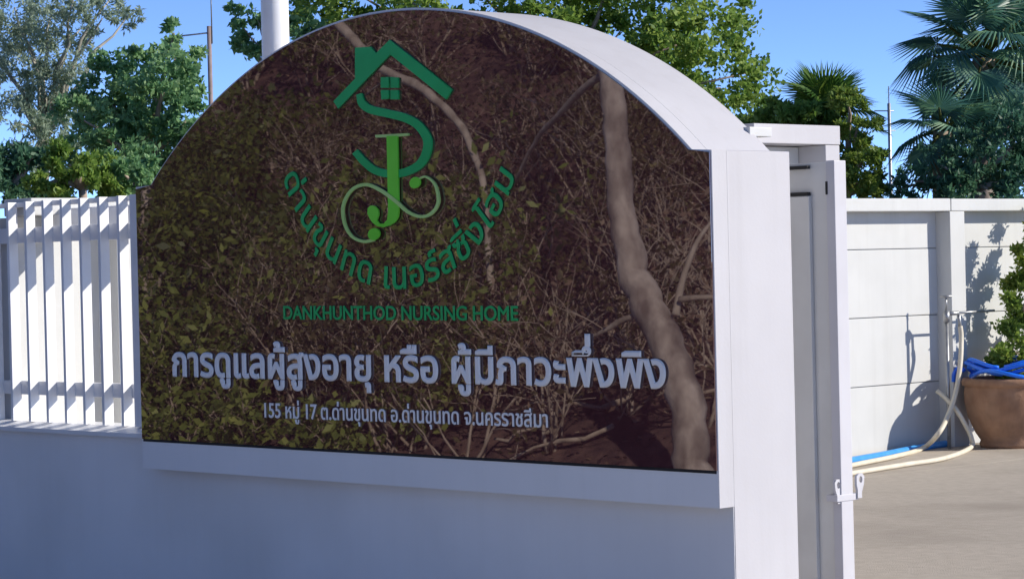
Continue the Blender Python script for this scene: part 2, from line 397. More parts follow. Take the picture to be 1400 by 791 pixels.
def solid(cs, bold):
    """solid of one letter in glyph units; contours that only overlap are kept as separate shells"""
    polys = [[v[0] for v in c] for c in cs]
    holes = [i for i in range(len(cs)) if any(j != i and area(polys[i])*area(polys[j]) < 0 and inside(polys[i][0], polys[j]) and abs(area(polys[j])) > abs(area(polys[i])) for j in range(len(cs)))]
    groups = []
    for i in range(len(cs)):
        if i in holes: continue
        hs = [h for h in holes if inside(polys[h][0], polys[i])]
        groups.append([cs[i]]+[cs[h] for h in hs])
    return groups
def write(text, place, mat, bold=.02, sx=1., sz=1., ref='น', thick=.004):
    """place(penx) -> (X, Z, angle) of the letter's baseline point on the panel"""
    letters, total = layout(text, ref)
    for cx, cs in letters:
        X, Z, ang = place(cx, total); ca, sa = math.cos(ang), math.sin(ang)
        tr = lambda p: (X+(p[0]-cx)*sx*ca-p[1]*sz*sa, Z+(p[0]-cx)*sx*sa+p[1]*sz*ca)
        vs_ = []; fs_ = []; 
        for k, g in enumerate(solid(cs, bold)):
            me = flat_curve([('bez', [tuple(tr(p) for p in v) for v in c]) for c in g], thick*.25, bold*(sx+sz)/2)
            o_ = len(vs_); vs_ += [(v.co.x, v.co.y, v.co.z+k*.0004) for v in me.vertices]; fs_ += [tuple(i+o_ for i in p.vertices) for p in me.polygons]
            bpy.data.meshes.remove(me)
        me = bpy.data.meshes.new('letter'); me.from_pydata(vs_, [], fs_); me.update()
        raise_mesh('letter', me, mat)
def straight(pa, pb):
    a = onY(*pa, -.02); b_ = onY(*pb, -.02)
    def f(cx, total):
        k = cx/total; return (a.x+(b_.x-a.x)*k, a.z+(b_.z-a.z)*k, math.atan2(b_.z-a.z, b_.x-a.x))
    return f, (Vector((b_.x-a.x, b_.z-a.z)).length)
def line_text(text, pa, pb, height_px, mat, bold, ref='น', unit=.55, thick=.004):
    f, Ln = straight(pa, pb); _, total = layout(text, ref)
    mid = ((pa[0]+pb[0])/2, (pa[1]+pb[1])/2)
    h = onY(mid[0], mid[1]-height_px, -.02).z-onY(*mid, -.02).z
    write(text, f, mat, bold, Ln/total, h/unit, ref, thick)
line_text('การดูแลผู้สูงอายุ หรือ ผู้มีภาวะพึ่งพิง', (233, 513), (911, 530), 34, M['letter'], .026)
line_text('155 หมู่ 17 ต.ด่านขุนทด อ.ด่านขุนทด จ.นครราชสีมา', (356, 570), (748, 584), 16.5, M['letter'], .015, thick=.003)
line_text('DANKHUNTHOD NURSING HOME', (384, 436), (706, 438), 18.5, M['dgreen'], .018, 'H', .68, .003)
pts3 = [onY(*q, -.02) for q in ((384, 240), (531, 394), (703, 236))]
(ax, az), (bx_, bz), (cx_, cz_) = [(p.x, p.z) for p in pts3]
dd = 2*(ax*(bz-cz_)+bx_*(cz_-az)+cx_*(az-bz))
ux = ((ax*ax+az*az)*(bz-cz_)+(bx_*bx_+bz*bz)*(cz_-az)+(cx_*cx_+cz_*cz_)*(az-bz))/dd
uz = ((ax*ax+az*az)*(cx_-bx_)+(bx_*bx_+bz*bz)*(ax-cx_)+(cx_*cx_+cz_*cz_)*(bx_-ax))/dd
ur = math.hypot(ax-ux, az-uz); t0 = math.atan2(az-uz, ax-ux); t1 = math.atan2(cz_-uz, cx_-ux)
if t0 > 0: t0 -= 2*math.pi
if t1 > 0: t1 -= 2*math.pi
def on_arc(cx, total):
    w = t0+(t1-t0)*cx/total; return (ux+ur*math.cos(w), uz+ur*math.sin(w), w+math.pi/2)
_, tt = layout('ด่านขุนทด เนอร์สซิ่งโฮม'); s_ = abs(t1-t0)*ur/tt
write('ด่านขุนทด เนอร์สซิ่งโฮม', on_arc, M['dgreen'], .014, s_*.92, s_*.82, thick=.003)
tag(sign, 'white arched sign with dark polished stone panel, green emblem and white Thai lettering', 'sign')

# ------------------------------------------------------------------ slatted fence left of the sign
fence = empty('slat_fence', (-5, .1, .70))
def fb(name, a, b_, m_=M['fence'], bv=.003): return child(box(name, a, b_, m_, None, bv), fence)
# sloping coping the fence stands on
bm = bmesh.new()
prof = [(.050, .700), (.050, .722), (.150, .752), (.30, .752), (.30, .700)]
f = bm.faces.new([bm.verts.new((-6.4, p[0], p[1])) for p in prof]); r_ = bmesh.ops.extrude_face_region(bm, geom=[f])
bmesh.ops.translate(bm, vec=(2.2, 0, 0), verts=[v for v in r_['geom'] if isinstance(v, bmesh.types.BMVert)])
child(bm_obj('coping', bm, M['fence']), fence)
per = .187; x = -4.52
FY0, FY1 = .115, .178
while x > -6.3:
    fb('slat', (x-.024, FY0, .752), (x, FY1, 2.035)); x -= per
fb('fence_post', (-4.415, FY0-.002, .752), (-4.340, FY1+.004, 2.037))
for (z0, z1) in ((.905, .985), (1.795, 1.885)): fb('rail', (-5.9, FY1-.004, z0), (-4.21, FY1+.032, z1))
fb('top_rail', (-5.9, FY1-.006, 2.006), (-4.21, FY1+.034, 2.034))
fb('beam', (-5.66, .42, 1.825), (-4.21, .50, 1.995))
tag(fence, 'white metal fence of upright slats on a low wall beside the sign', 'fence')

# ------------------------------------------------------------------ boundary wall of precast panels
bw = empty('boundary_wall', (WX, 10, 0))
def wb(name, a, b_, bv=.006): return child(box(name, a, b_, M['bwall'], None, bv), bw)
ys = [.75+2.085*k for k in range(-0, 19)]
P0 = 9.17-2.085*4
ys = [P0+2.085*k for k in range(0, 18)]
zr = [(-.25, .545), (.545, 1.100), (1.100, 1.652), (1.652, 1.985)]
for k, y in enumerate(ys):
    wb('post', (WX-.12, y, -.3), (WX+.15, y+.20, 1.955+.002*(k % 2)))
    y0 = y+.20
    for (za, zb_) in zr:
        jx_ = random.uniform(-.004, .004)
        wb('panel', (WX-.05+jx_, y0-.02, za+.003), (WX+jx_, y0+1.905, zb_-.003), .006)
    wb('cap', (WX-.14, y+.015, 1.957), (WX+.155, y+2.085+.005, 2.062+random.uniform(-.004, .004)), .008)
for (za, zb_) in zr: wb('panel', (WX-.05, .32, za+.005), (WX, P0+.01, zb_-.005), .007) if 0 else None
wb('end_pier', (-6.4, .225, -.3), (WX-.055, .40, 1.95), .004)
wb('end_panel', (WX-.05, .215, -.3), (WX, P0+.01, 1.955), .004)
wb('wall_core', (WX-.045, .42, -.3), (WX-.03, 38, 1.95), 0)
wb('cap', (WX-.14, .225, 1.957), (WX+.155, P0+.012, 2.06), .008)
tag(bw, 'bright white precast panel wall behind the gate with capped posts', 'wall')

# ------------------------------------------------------------------ gate parts behind the end pillar
gp = empty('gate_post', (-.5, 1.2, 0))
def gb(name, a, b_, m_, bv=.004, par=None): return child(box(name, a, b_, m_, None, bv), par or gp)
gx = -.30
def gy(px_, X): return onX(px_, 300, X).y
def gz(px_, py, X): return onX(px_, py, X).z
top = gz(1110, 171, gx); yb = gy(1150, gx); ya = gy(1033, gx); y1i = gy(1131, gx); zi = gz(1100, 197, gx)
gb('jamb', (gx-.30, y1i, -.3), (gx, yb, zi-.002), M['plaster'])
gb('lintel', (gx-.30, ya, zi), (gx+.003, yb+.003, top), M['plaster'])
gb('back_panel', (gx-.28, .54, -.3), (gx-.16, y1i-.004, zi-.004), M['gate'])
gb('guide_bracket', (gx-.02, gy(1028, gx+.1), gz(1050, 187, gx+.1)), (gx+.10, gy(1058, gx+.1), gz(1050, 174, gx+.1)), M['gate'])
tag(gp, 'white masonry gate post with lintel behind the end pillar', 'gate post')
gl = empty('sliding_gate', (-1.2, .95, 0))
gw = lambda name, a, b_, m_, bv=.004: gb(name, a, b_, m_, bv, gl)
lx = -.02; ly0 = gy(1142, lx); ly1 = gy(1158, lx); lt = gz(1142, 219, lx)
gw('end_stile', (lx-.05, ly0, .03), (lx, ly1, lt), M['gatew'])
gw('leaf_panel', (-2.6, ly0+.012, .06), (lx-.052, ly1-.012, lt-.006), M['gate'])
pin = onY(1108, 268, ly0)
gw('lower_panel', (-2.55, ly0-.012, .09), (pin.x, ly0+.011, pin.z), M['gate'])
for yy in (232, 268):
    q = onY(1095, yy, ly0-.01); gw('slot', (q.x-.12, ly0-.0145, q.z+.002), (pin.x-.004, ly0+.006, q.z+.017), M['dark'], 0)
gw('edge_slot', (lx-.051, ly0-.003, onY(1150, 265, ly0).z), (lx-.040, ly0+.004, onY(1150, 247, ly0).z), M['dark'], 0)
for nm, dx, sgn in (('lock_hasp', -.012, -1), ('lock_hasp', .006, 1)):
    c_ = onX(1146 if sgn < 0 else 1175, 672 if sgn < 0 else 664, lx+dx)
    bm = bmesh.new()
    ring = lambda n, rx, rz, ox=0, oz=0: [(ox+rx*math.cos(2*math.pi*i/n), oz+rz*math.sin(2*math.pi*i/n)) for i in range(n)]
    outer = [(-.035, .05), (-.02, .068), (.01, .068), (.03, .055), (.03, .01), (.022, -.02), (.022, -.062), (-.012, -.062), (-.012, -.03), (-.03, .01)]
    if sgn > 0: outer = [(-a, b_) for a, b_ in outer]
    me = flat_curve([('poly', outer), ('poly', ring(12, .014, .018, -.004*(-sgn), .036))], .007)
    me.transform(Matrix.Scale(.85, 4)); me.transform(Matrix(((0, 0, 1, c_.x), (1, 0, 0, c_.y), (0, 1, 0, c_.z), (0, 0, 0, 1))))
    child(mesh_obj(nm, me, M['gatew']), gl)
hb = onX(1160, 668, lx); gw('latch_bar', (lx-.06, ly0-.035, hb.z-.052), (lx+.004, ly1+.035, hb.z-.022), M['gatew'], .003)
gw('bottom_wheel_box', (-.5, ly0+.01, .0), (-.3, ly1-.01, .058), M['gate'])
tag(gl, 'pale grey sliding metal gate leaf pushed open behind the pillar', 'gate')

# ------------------------------------------------------------------ yard things by the boundary wall
pot_c = Vector((-5.17, 9.40, 0))
pot = empty('clay_pot', pot_c)
prof = [(.02, .0), (.25, .0), (.262, .03), (.25, .06), (.29, .12), (.345, .25), (.372, .38), (.376, .46), (.37, .50), (.372, .505), (.392, .515), (.396, .55), (.384, .572), (.36, .575), (.345, .56), (.34, .50), (.33, .49), (.02, .49)]
V, F = lathe(prof, 40, lambda w, z: .008*math.sin(3*w+z*9)); raw_obj('pot_body', V, F, M['terracotta'], pot, True)
V, F = lathe([(.01, .50), (.2, .505), (.335, .50)], 24); raw_obj('soil', V, F, M['earth'], pot)
tag(pot, 'large weathered brown clay pot standing by the white boundary wall', 'pot')
hc = empty('blue_hose_coil', pot_c+Vector((0, 0, .58)))
for k in range(4):
    pts = []
    ph = random.uniform(0, 6)
    for i in range(40):
        w = 2*math.pi*i/39*(.97); rr = .34-.03*(k % 2)+.03*math.sin(2*w+ph)
        pts.append((rr*math.cos(w+ph), rr*math.sin(w+ph), .012+.028*k+.03*math.sin(3*w+ph)+.02))
    V, F = tube(pts, .017, 8); raw_obj('hose_loop', V, F, M['bluehose'], hc, True)
pts = [(-.31, -.20, .05), (-.36, -.20, .08), (-.40, -.22, .03), (-.41, -.22, -.04)]
V, F = tube(spline(pts, 6), .017, 8); raw_obj('hose_end', V, F, M['bluehose'], hc, True)
tag(hc, 'bright blue garden hose coiled on the rim of the clay pot', 'hose')

def leaf_quads(C, size, aspect=.5, up=.0, axis=None, droop=0.):
    """C (n,3) leaf positions -> diamond leaves (n,4,3)"""
    n = len(C); a = rng.normal(size=(n, 3)); a[:, 2] += up - droop
    if axis is not None: a += axis
    a /= np.linalg.norm(a, axis=1)[:, None]
    b_ = np.cross(a, rng.normal(size=(n, 3))); b_ /= np.linalg.norm(b_, axis=1)[:, None]
    s = size*rng.uniform(.6, 1.25, n)[:, None]
    return np.stack([C, C+a*s*.45+b_*s*aspect*.5, C+a*s, C+a*s*.45-b_*s*aspect*.5], 1)
def branches(base, tips, r0, wob=.08, n=6, r1=.008):
    parts = []
    for tp in tips:
        b_ = Vector(base); t_ = Vector(tp); k = 5; pts = []
        L = (t_-b_).length
        for i in range(k+1):
            f_ = i/k; p = b_.lerp(t_, f_); p.z += .18*L*math.sin(f_*math.pi)*.5
            if 0 < i < k: p += Vector((random.uniform(-1, 1), random.uniform(-1, 1), random.uniform(-1, 1)))*wob*L*.4
            pts.append(p)
        parts.append(tube(pts, list(np.linspace(r0, r1, k+1)), n))
    return merge(parts)
def clump_tree(name, label, base, clumps, leaf, lsize, lcount, mat, barkm, tr=.16, group=None, cat='tree', aspect=.5, parts=('trunk', 'crown'), droop=0., shell=.55, trunk_top=None, limb=.05, dens=24):
    """clumps: list of (centre, radius(3)) in world space; leaves sit in shells of the clumps"""
    root = empty(name, base)
    cs = [Vector(c) for c, _ in clumps]; tot = sum(r[0]*r[1]+r[1]*r[2] for _, r in clumps)
    mid = sum(cs, Vector())/len(cs)
    top_ = Vector(trunk_top) if trunk_top else Vector((mid.x*.6+base[0]*.4, mid.y*.6+base[1]*.4, max(base[2]+.5, min(c.z for c in cs))))
    tp = spline([Vector(base)-Vector((0, 0, .1)), Vector(base).lerp(top_, .5)+Vector((random.uniform(-.1, .1), random.uniform(-.1, .1), 0)), top_], 6)
    trunk = tube(tp, list(np.linspace(tr, tr*.6, len(tp))), 10)
    lb = branches(top_, cs, limb, .1)
    V, F = merge([trunk, lb]); V = [Vector(v)-Vector(base) for v in V]
    raw_obj(parts[0], V, F, barkm, root, True)
    Q = []
    for c, r in clumps:
        n = int(lcount*(r[0]*r[1]+r[1]*r[2])/tot); r = np.array(r)
        # sub-clumps give light and dark masses with gaps between
        k = max(7, int(dens*r.mean()/.5)); d = rng.normal(size=(k, 3)); d /= np.linalg.norm(d, axis=1)[:, None]
        sub = d*rng.uniform(.45, 1., k)[:, None]**.6*r
        which = rng.integers(0, k, n); sr = np.minimum(r.mean(), .55)*rng.uniform(.14, .46, k)
        o = rng.normal(size=(n, 3)); o /= np.linalg.norm(o, axis=1)[:, None]
        o *= (rng.uniform(0, 1.25, n)[:, None]**shell)*sr[which][:, None]
        o[:, 2] *= .7
        Q.append(leaf_quads(np.array(c)-np.array(base)+sub[which]+o, lsize, aspect, .25, droop=droop))
    tris_obj(parts[1], np.concatenate(Q), 4, mat, root)
    return tag(root, label, cat, group)
def pclump(lst, D, jd=.6):
    """clumps given as (px, py, radius px) at depth D"""
    out = []
    for (x, y, r) in lst:
        d = D+random.uniform(-jd, jd); p = at(x, y, d); q = r*d/F_PX; out.append((tuple(p), (q*1.0, q*1.0, q*.9)))
    return out
def ground_under(x, D): p = at(x, 300, D); return (p.x, p.y, -.43)

# shrub rising from the clay pot
SX = WX+.46
sc_ = [(tuple(onX(x_, y_, SX+random.uniform(-.05, .08))), (r, r, r*1.05)) for x_, y_, r in ((1405, 455, .26), (1385, 480, .2), (1420, 400, .28), (1400, 415, .18), (1430, 340, .24), (1412, 365, .18), (1380, 500, .16), (1440, 470, .3), (1440, 300, .22), (1415, 325, .12))]
sb_ = onX(1432, 560, SX)
clump_tree('wall_shrub', 'dense yellow green leafy shrub beside the white wall behind the clay pot', (sb_.x, sb_.y, 0.), sc_, None, .05, 16000, M['leaf_y'], M['bark'], .025, cat='shrub', parts=('stem', 'foliage'), limb=.010)

# standpipe with tap
tp_ = onX(1297, 570, WX+.25); tpz = lambda y_: onX(1297, y_, WX+.25).z
stp = empty('standpipe', (tp_.x, tp_.y, 0))
V, F = tube([(0, 0, -.1), (0, 0, tpz(440))], .016, 10); raw_obj('pipe', V, F, M['metal'], stp, True)
V, F = merge([tube([(0, 0, tpz(440)), (0, 0, tpz(425))], .027, 10), tube([(-.02, 0, tpz(428)), (.05, .10, tpz(428))], .018, 8), tube([(.05, .10, tpz(428)), (.055, .11, tpz(450))], .014, 8)])
raw_obj('tap', V, F, M['metal'], stp, True)
V, F = merge([tube([(0, 0, tpz(425)), (0, 0, tpz(405))], .009, 8), tube([(-.035, -.03, tpz(405)), (.035, .03, tpz(405))], .011, 8)])
raw_obj('tap_handle', V, F, M['metal'], stp, True)
V, F = tube([(.02, .05, tpz(428)), (.03, .62, tpz(427))], .010, 8); raw_obj('cross_pipe', V, F, M['metal'], stp, True)
tag(stp, 'steel standpipe with tap and side pipe in front of the wall post', 'tap')

def hose(name, pts, rad, mat, label, group=None):
    V, F = tube(spline(pts, 10), rad, 8); base = Vector(pts[-1]); V = [Vector(v)-base for v in V]
    o = raw_obj(name, V, F, mat, None, True); o.location = base
    return tag(o, label, 'hose', group)
HX = WX+.34
g_ = lambda x_, y_, z_=.022: onZ(x_, y_, z_)
w_ = lambda x_, y_, X_=HX: onX(x_, y_, X_)
hose('garden_hose', [Vector((tp_.x+.055, tp_.y+.11, tpz(446))), Vector((tp_.x+.06, tp_.y+.115, tpz(462))), w_(1313, 495), w_(1307, 535), w_(1296, 568), w_(1283, 592, HX+.06), g_(1262, 612), g_(1225, 623), g_(1172, 634), g_(1120, 645)], .020, M['cream'], 'cream garden hose dropping from the tap and running along the driveway')
hose('garden_hose', [w_(1281, 534, WX+.165), w_(1290, 541, WX+.22), w_(1306, 558, HX), w_(1318, 577, HX+.06), w_(1328, 598, HX+.12), g_(1326, 612), g_(1290, 626), g_(1240, 634), g_(1185, 643), g_(1130, 652)], .020, M['cream'], 'cream garden hose looping around the wall post then across the driveway')
hose('water_pipe', [g_(1330, 599), g_(1300, 605), g_(1250, 613), g_(1210, 621), g_(1165, 629), g_(1100, 641)], .030, M['lightblue'], 'light blue pipe lying along the foot of the white wall')

# white mast behind the arch
mp_ = at(377, 70, 16.2)
mast = empty('white_mast', (mp_.x, mp_.y, 0))
V, F = tube([(0, 0, -.05), (0, 0, 6.5)], .088, 24); raw_obj('pole', V, F, M['fence'], mast, True)
V, F = tube([(0, 0, 6.5), (0, 0, 6.56), (0, 0, 6.62)], [.10, .09, .03], 24); raw_obj('pole_cap', V, F, M['fence'], mast, True)
box('base_plate', (-.17, -.17, 0), (.17, .17, .02), M['metal'], mast)
tag(mast, 'thick round white pole rising behind the arched sign', 'pole')

# ------------------------------------------------------------------ trees beyond the wall
clump_tree('broad_tree', 'broad bright green tree with rounded leaf clumps behind the arched sign', ground_under(720, 31),
    pclump([(560, 0, 105), (470, -20, 80), (430, 35, 45), (640, -40, 120), (760, 10, 95), (850, 40, 95), (930, 60, 90), (985, 120, 70), (960, 20, 75), (1005, 165, 52), (900, 110, 80), (700, 60, 100), (1020, 100, 30), (850, -60, 110), (570, 50, 70), (1035, 190, 35), (945, 170, 60)], 31, 1.0),
    None, .08, 44000, M['leaf_c'], M['bark'], .2, aspect=.62)
clump_tree('sparse_tree', 'small tree with loose dark leaf tufts left of the white pole', ground_under(352, 30),
    pclump([(328, 25, 20), (350, 22, 16), (342, 62, 22), (362, 72, 20), (330, 60, 12), (410, 45, 35)], 30, .2), None, .085, 1500, M['leaf_l'], M['bark'], .05, aspect=.6, limb=.014,
    trunk_top=tuple(at(372, 110, 30)))
clump_tree('bushy_tree', 'dense blue green bushy tree with a pointed top beside the arch', ground_under(200, 26),
    pclump([(238, 45, 20), (240, 75, 34), (225, 110, 50), (175, 105, 48), (255, 120, 36), (150, 130, 45), (205, 150, 60), (255, 165, 40), (150, 175, 50), (200, 200, 55), (115, 165, 40), (185, 240, 50), (240, 210, 35), (130, 220, 40)], 26, .6),
    None, .068, 21000, M['leaf_l'], M['bark'], .12, aspect=.55)
clump_tree('airy_tree', 'tall airy grey green tree with thin forking pale limbs', ground_under(40, 29),
    pclump([(20, 10, 50), (70, 20, 45), (110, 40, 30), (40, 70, 45), (90, 80, 40), (15, 110, 45), (60, 130, 45), (150, 0, 32), (175, 22, 22), (20, 170, 50), (75, 180, 45), (40, 220, 45), (-20, 60, 60), (140, 25, 24), (100, 0, 30)], 29, .6),
    None, .075, 17000, M['leaf_g'], M['palebark'], .12, aspect=.28, droop=.7, limb=.038, trunk_top=tuple(at(62, 190, 29)))
clump_tree('low_shrub', 'bright green shrub showing over the fence top beside the sign', ground_under(120, 22),
    pclump([(95, 225, 34), (130, 235, 32), (60, 250, 30), (150, 252, 24), (105, 255, 30)], 22, .3), None, .06, 6000, M['leaf_c'], M['bark'], .06, cat='shrub', aspect=.5)
clump_tree('low_shrub', 'dark green shrub behind the far end of the slat fence', ground_under(20, 23),
    pclump([(15, 230, 36), (45, 215, 30), (0, 255, 34), (40, 258, 26), (-20, 235, 40)], 23, .3), None, .07, 6000, M['leaf_d'], M['bark'], .06, cat='shrub', aspect=.5)
clump_tree('low_shrub', 'pale green shrub between the fence end and the arch', ground_under(190, 22.5),
    pclump([(170, 240, 30), (200, 235, 22), (190, 262, 26)], 22.5, .2), None, .07, 4500, M['leaf_l'], M['bark'], .06, cat='shrub', aspect=.5)
clump_tree('round_bush', 'round yellowing bush beneath the small fan palm', ground_under(1150, 27),
    pclump([(1172, 175, 30), (1186, 210, 26), (1150, 215, 34), (1175, 250, 28), (1130, 250, 32), (1160, 145, 24), (1195, 250, 18), (1105, 215, 30), (1200, 262, 14)], 26, .3), None, .065, 11000, M['leaf_y'], M['bark'], .08, cat='bush', aspect=.4)
clump_tree('green_bush', 'mid green bush growing above the gate post', ground_under(1075, 27.8),
    pclump([(1065, 165, 32), (1095, 170, 36), (1060, 215, 36), (1035, 185, 28), (1120, 190, 34), (1000, 200, 36), (1090, 235, 40)], 27.8, .3), None, .075, 11000, M['leaf_c'], M['bark'], .08, cat='bush', aspect=.5)
clump_tree('dark_thicket', 'dark blue green thicket under the large fan palm by the wall', ground_under(1330, 25.5),
    pclump([(1250, 248, 26), (1285, 225, 36), (1330, 215, 44), (1375, 215, 46), (1410, 190, 50), (1300, 258, 34), (1350, 258, 40), (1400, 255, 40), (1385, 165, 36), (1225, 262, 14)], 25.5, .4), None, .07, 10000, M['leaf_d'], M['bark'], .1, cat='bush', aspect=.42)

# ------------------------------------------------------------------ fan palms
def fan_mesh(name, rad, n=34, spread=2.5, cone=.25, dro=.35):
    """pleated fan leaf in local space: petiole end at origin, blade along +X"""
    V = []; F = []
    for k in range(n):
        a = -spread+2*spread*(k+.5)/n; da = spread/n
        L = rad*(1-.22*(abs(a)/spread)**2)*random.uniform(.9, 1.05)
        def pt(ang, r_, lift=0.):
            z = -dro*rad*(r_/rad)**2.2+lift+cone*r_*(1-math.cos(ang))*.35
            return (r_*math.cos(ang), r_*math.sin(ang), z)
        o = len(V)
        V += [pt(a-da, rad*.03), pt(a-da, L*.5), pt(a, L, -.06*rad), pt(a+da*.85, L*.5), pt(a+da*.85, rad*.03), pt(a, L*.5, .03*rad)]
        F += [(o, o+1, o+5), (o+1, o+2, o+5), (o+5, o+2, o+3), (o, o+5, o+4), (o+5, o+3, o+4)]
    me = bpy.data.meshes.new(name); me.from_pydata(V, [], F); me.update(); return me
def fan_palm(name, label, base, crown, nfan, rad, pet, dead=0, lo=-.6, hi=1.4, trunk_r=.13, lm='leaf_p'):
    root = empty(name, base); b0 = Vector(base); c = Vector(crown)-b0
    tp = spline([(0, 0, -.1), c*.5+Vector((.05, .04, 0)), c], 8)
    V, F = tube(tp, [trunk_r*(1.15-.25*i/len(tp))*(1+.05*(i % 2)) for i in range(len(tp))], 12); raw_obj('trunk', V, F, M['bark'], root, True)
    green = [fan_mesh('frond', rad, 34, 2.4, .3, d) for d in (.12, .3, .5)]
    dry = [fan_mesh('dry_frond', rad*.85, 26, 1.2, .2, .8)]
    for me in green: me.materials.append(M[lm])
    for me in dry: me.materials.append(M['leaf_pd'])
    petm = []
    for k in range(nfan+dead):
        is_dead = k >= nfan
        az = k*2.39996+random.uniform(-.3, .3)
        el = random.uniform(-1.35, -.85) if is_dead else lo+(hi-lo)*((k+.5)/nfan)**.85+random.uniform(-.12, .12)
        d = Vector((math.cos(az)*math.cos(el), math.sin(az)*math.cos(el), math.sin(el)))
        L = pet*random.uniform(.8, 1.15)*(.7 if is_dead else 1)
        tip = c+d*L+Vector((0, 0, -.12*L))
        dirx = (d+Vector((0, 0, -.35 if el < .8 else -.1))).normalized()
        side = dirx.cross(Vector((0, 0, 1))); side = side.normalized() if side.length > .1 else Vector((1, 0, 0))
        upv = side.cross(dirx); Rm = Matrix((dirx, -side, upv)).transposed().to_4x4()
        Rm = Rm @ Matrix.Rotation(random.uniform(-.5, .5), 4, 'X')
        o = mesh_obj('dry_frond' if is_dead else 'frond', random.choice(dry if is_dead else green), None, root)
        o.matrix_local = Matrix.Translation(tip) @ Rm
        V, F = tube([c+d*.05, c+d*L*.5+Vector((0, 0, -.02*L)), tip], [.022, .016, .011], 6)
        inv = (Matrix.Translation(tip) @ Rm).inverted()
        raw_obj('stalk', [inv @ Vector(v) for v in V], F, M['leaf_pd'] if is_dead else M['leaf_s'], o, True)
    return tag(root, label, 'palm')
pb = ground_under(1318, 27)
fan_palm('fan_palm', 'large dark fan palm with hanging fronds behind the white wall', pb, tuple(at(1345, 80, 27)), 30, .56, .58, 8, -1.1, 1.4)
fan_palm('fan_palm', 'second fan palm crowding the large dark one beside the wall', ground_under(1400, 28.5), tuple(at(1425, 40, 28.5)), 22, .58, .55, 5, -.9, 1.4)
fan_palm('fan_palm', 'short drooping fan palm in the dark thicket by the wall', ground_under(1262, 26.2), tuple(at(1288, 180, 26.2)), 12, .46, .30, 3, -1.0, 1.2, .1)
fan_palm('fan_palm', 'small upright fan palm rising out of the yellowing bush', ground_under(1130, 28.2), tuple(at(1128, 165, 28.2)), 24, .44, .34, 2, -.2, 1.45, .1, 'leaf_p2')

# ------------------------------------------------------------------ far poles and sign
up = at(288, 130, 58); u_ = empty('utility_pole', (up.x, up.y, 0)); tz = at(288, 36, 58).z
V, F = tube([(0, 0, -.1), (0, 0, tz)], [.06, .05], 10); raw_obj('pole', V, F, noise_mat('rusty pole', (.24, .18, .17), (.32, .26, .25), 3, .8), u_, True)
V, F = tube([(0, 0, tz-.15), tuple(_r*-.62+Vector((0, 0, tz-.22)))], .018, 8); raw_obj('cross_arm', V, F, M['metal'], u_, True)
V, F = tube([(.05, .04, tz-.4), (.05, .04, tz+1.6)], .016, 6); raw_obj('lightning_rod', V, F, M['metal'], u_, True)
tag(u_, 'thin brownish utility pole with short cross arm among the trees', 'pole')
up = at(1218, 260, 52); u_ = empty('antenna_pole', (up.x, up.y, 0)); tz = at(1218, 118, 52).z
V, F = tube([(0, 0, -.1), (0, 0, tz-.35), (0, 0, tz-.34), (0, 0, tz)], [.04, .035, .012, .01], 8); raw_obj('pole', V, F, M['metal'], u_, True)
V, F = merge([tube([tuple(_r*-.3+Vector((0, 0, tz-.5))), tuple(_r*.1+Vector((0, 0, tz-.5)))], .012, 6), tube([tuple(_r*-.22+Vector((0, 0, tz-.9))), tuple(_r*.12+Vector((0, 0, tz-.9)))], .01, 6)])
raw_obj('cross_arm', V, F, M['metal'], u_, True)
tag(u_, 'slim grey antenna pole between the yellowing bush and the palms', 'pole')
sp_ = at(1383, 128, 44); s_o = empty('round_sign', (sp_.x, sp_.y, 0))
fwd = Vector((_fw.x, _fw.y, 0)).normalized()
def disc(name, poly, off, th, mat):
    me = flat_curve([('poly', poly)], th)
    me.transform(Matrix(((_r0.x, 0, -fwd.x, -fwd.x*off), (_r0.y, 0, -fwd.y, -fwd.y*off), (0, 1, 0, sp_.z), (0, 0, 0, 1)))); mesh_obj(name, me, mat, s_o)
disc('sign_disc', ball(0, 0, .52, .52, 32), 0, .03, M['signwhite'])
disc('drop_emblem', [(0, .30)]+[(.20*math.sin(a), -.10-.22*math.cos(a)) for a in np.linspace(2.3, -2.3+0, 18)][::-1], .045, .01, M['red'])
V, F = tube([(0, 0, -.1), (0, 0, sp_.z-.45)], .05, 10); raw_obj('post', V, F, M['metal'], s_o, True)
tag(s_o, 'round whitish sign with a red drop emblem seen behind the palm', 'sign')

# ------------------------------------------------------------------ scrub bank across the lane (shown in the polished panel)
def bp_(x, y, dz=0.): return Vector((x, y, bank_z(x, y)+dz))
tr = empty('leaning_tree', mirrored(985, 830, -4.7)); tr.location.z = -.42
b0 = Vector(tr.location)
tpx = [(990, 880, -4.7, .155), (976, 760, -4.7, .14), (962, 700, -4.7, .13), (950, 640, -4.7, .122), (940, 560, -4.75, .118), (918, 480, -4.8, .112), (888, 420, -4.85, .118), (868, 372, -4.9, .105), (853, 300, -4.95, .094), (847, 220, -5.0, .09), (838, 130, -5.05, .085), (832, 60, -5.1, .078), (826, -60, -5.2, .07), (815, -200, -5.4, .055)]
pts = spline([mirrored(a, b_, y_)-b0 for a, b_, y_, _ in tpx], 6)
pts = [p+Vector((noise.noise(Vector((i*.35, 7, 1))), 0, 0))*.05 for i, p in enumerate(pts)]
rad = list(np.interp(np.linspace(0, 1, len(pts)), np.linspace(0, 1, len(tpx)), [q[3] for q in tpx]))
rad = [1.05*q*(1+.16*noise.noise(Vector((i*.8, 1, 2)))) for i, q in enumerate(rad)]
V, F = tube(pts, rad, 14); raw_obj('trunk', V, F, M['mottled'], tr, True)
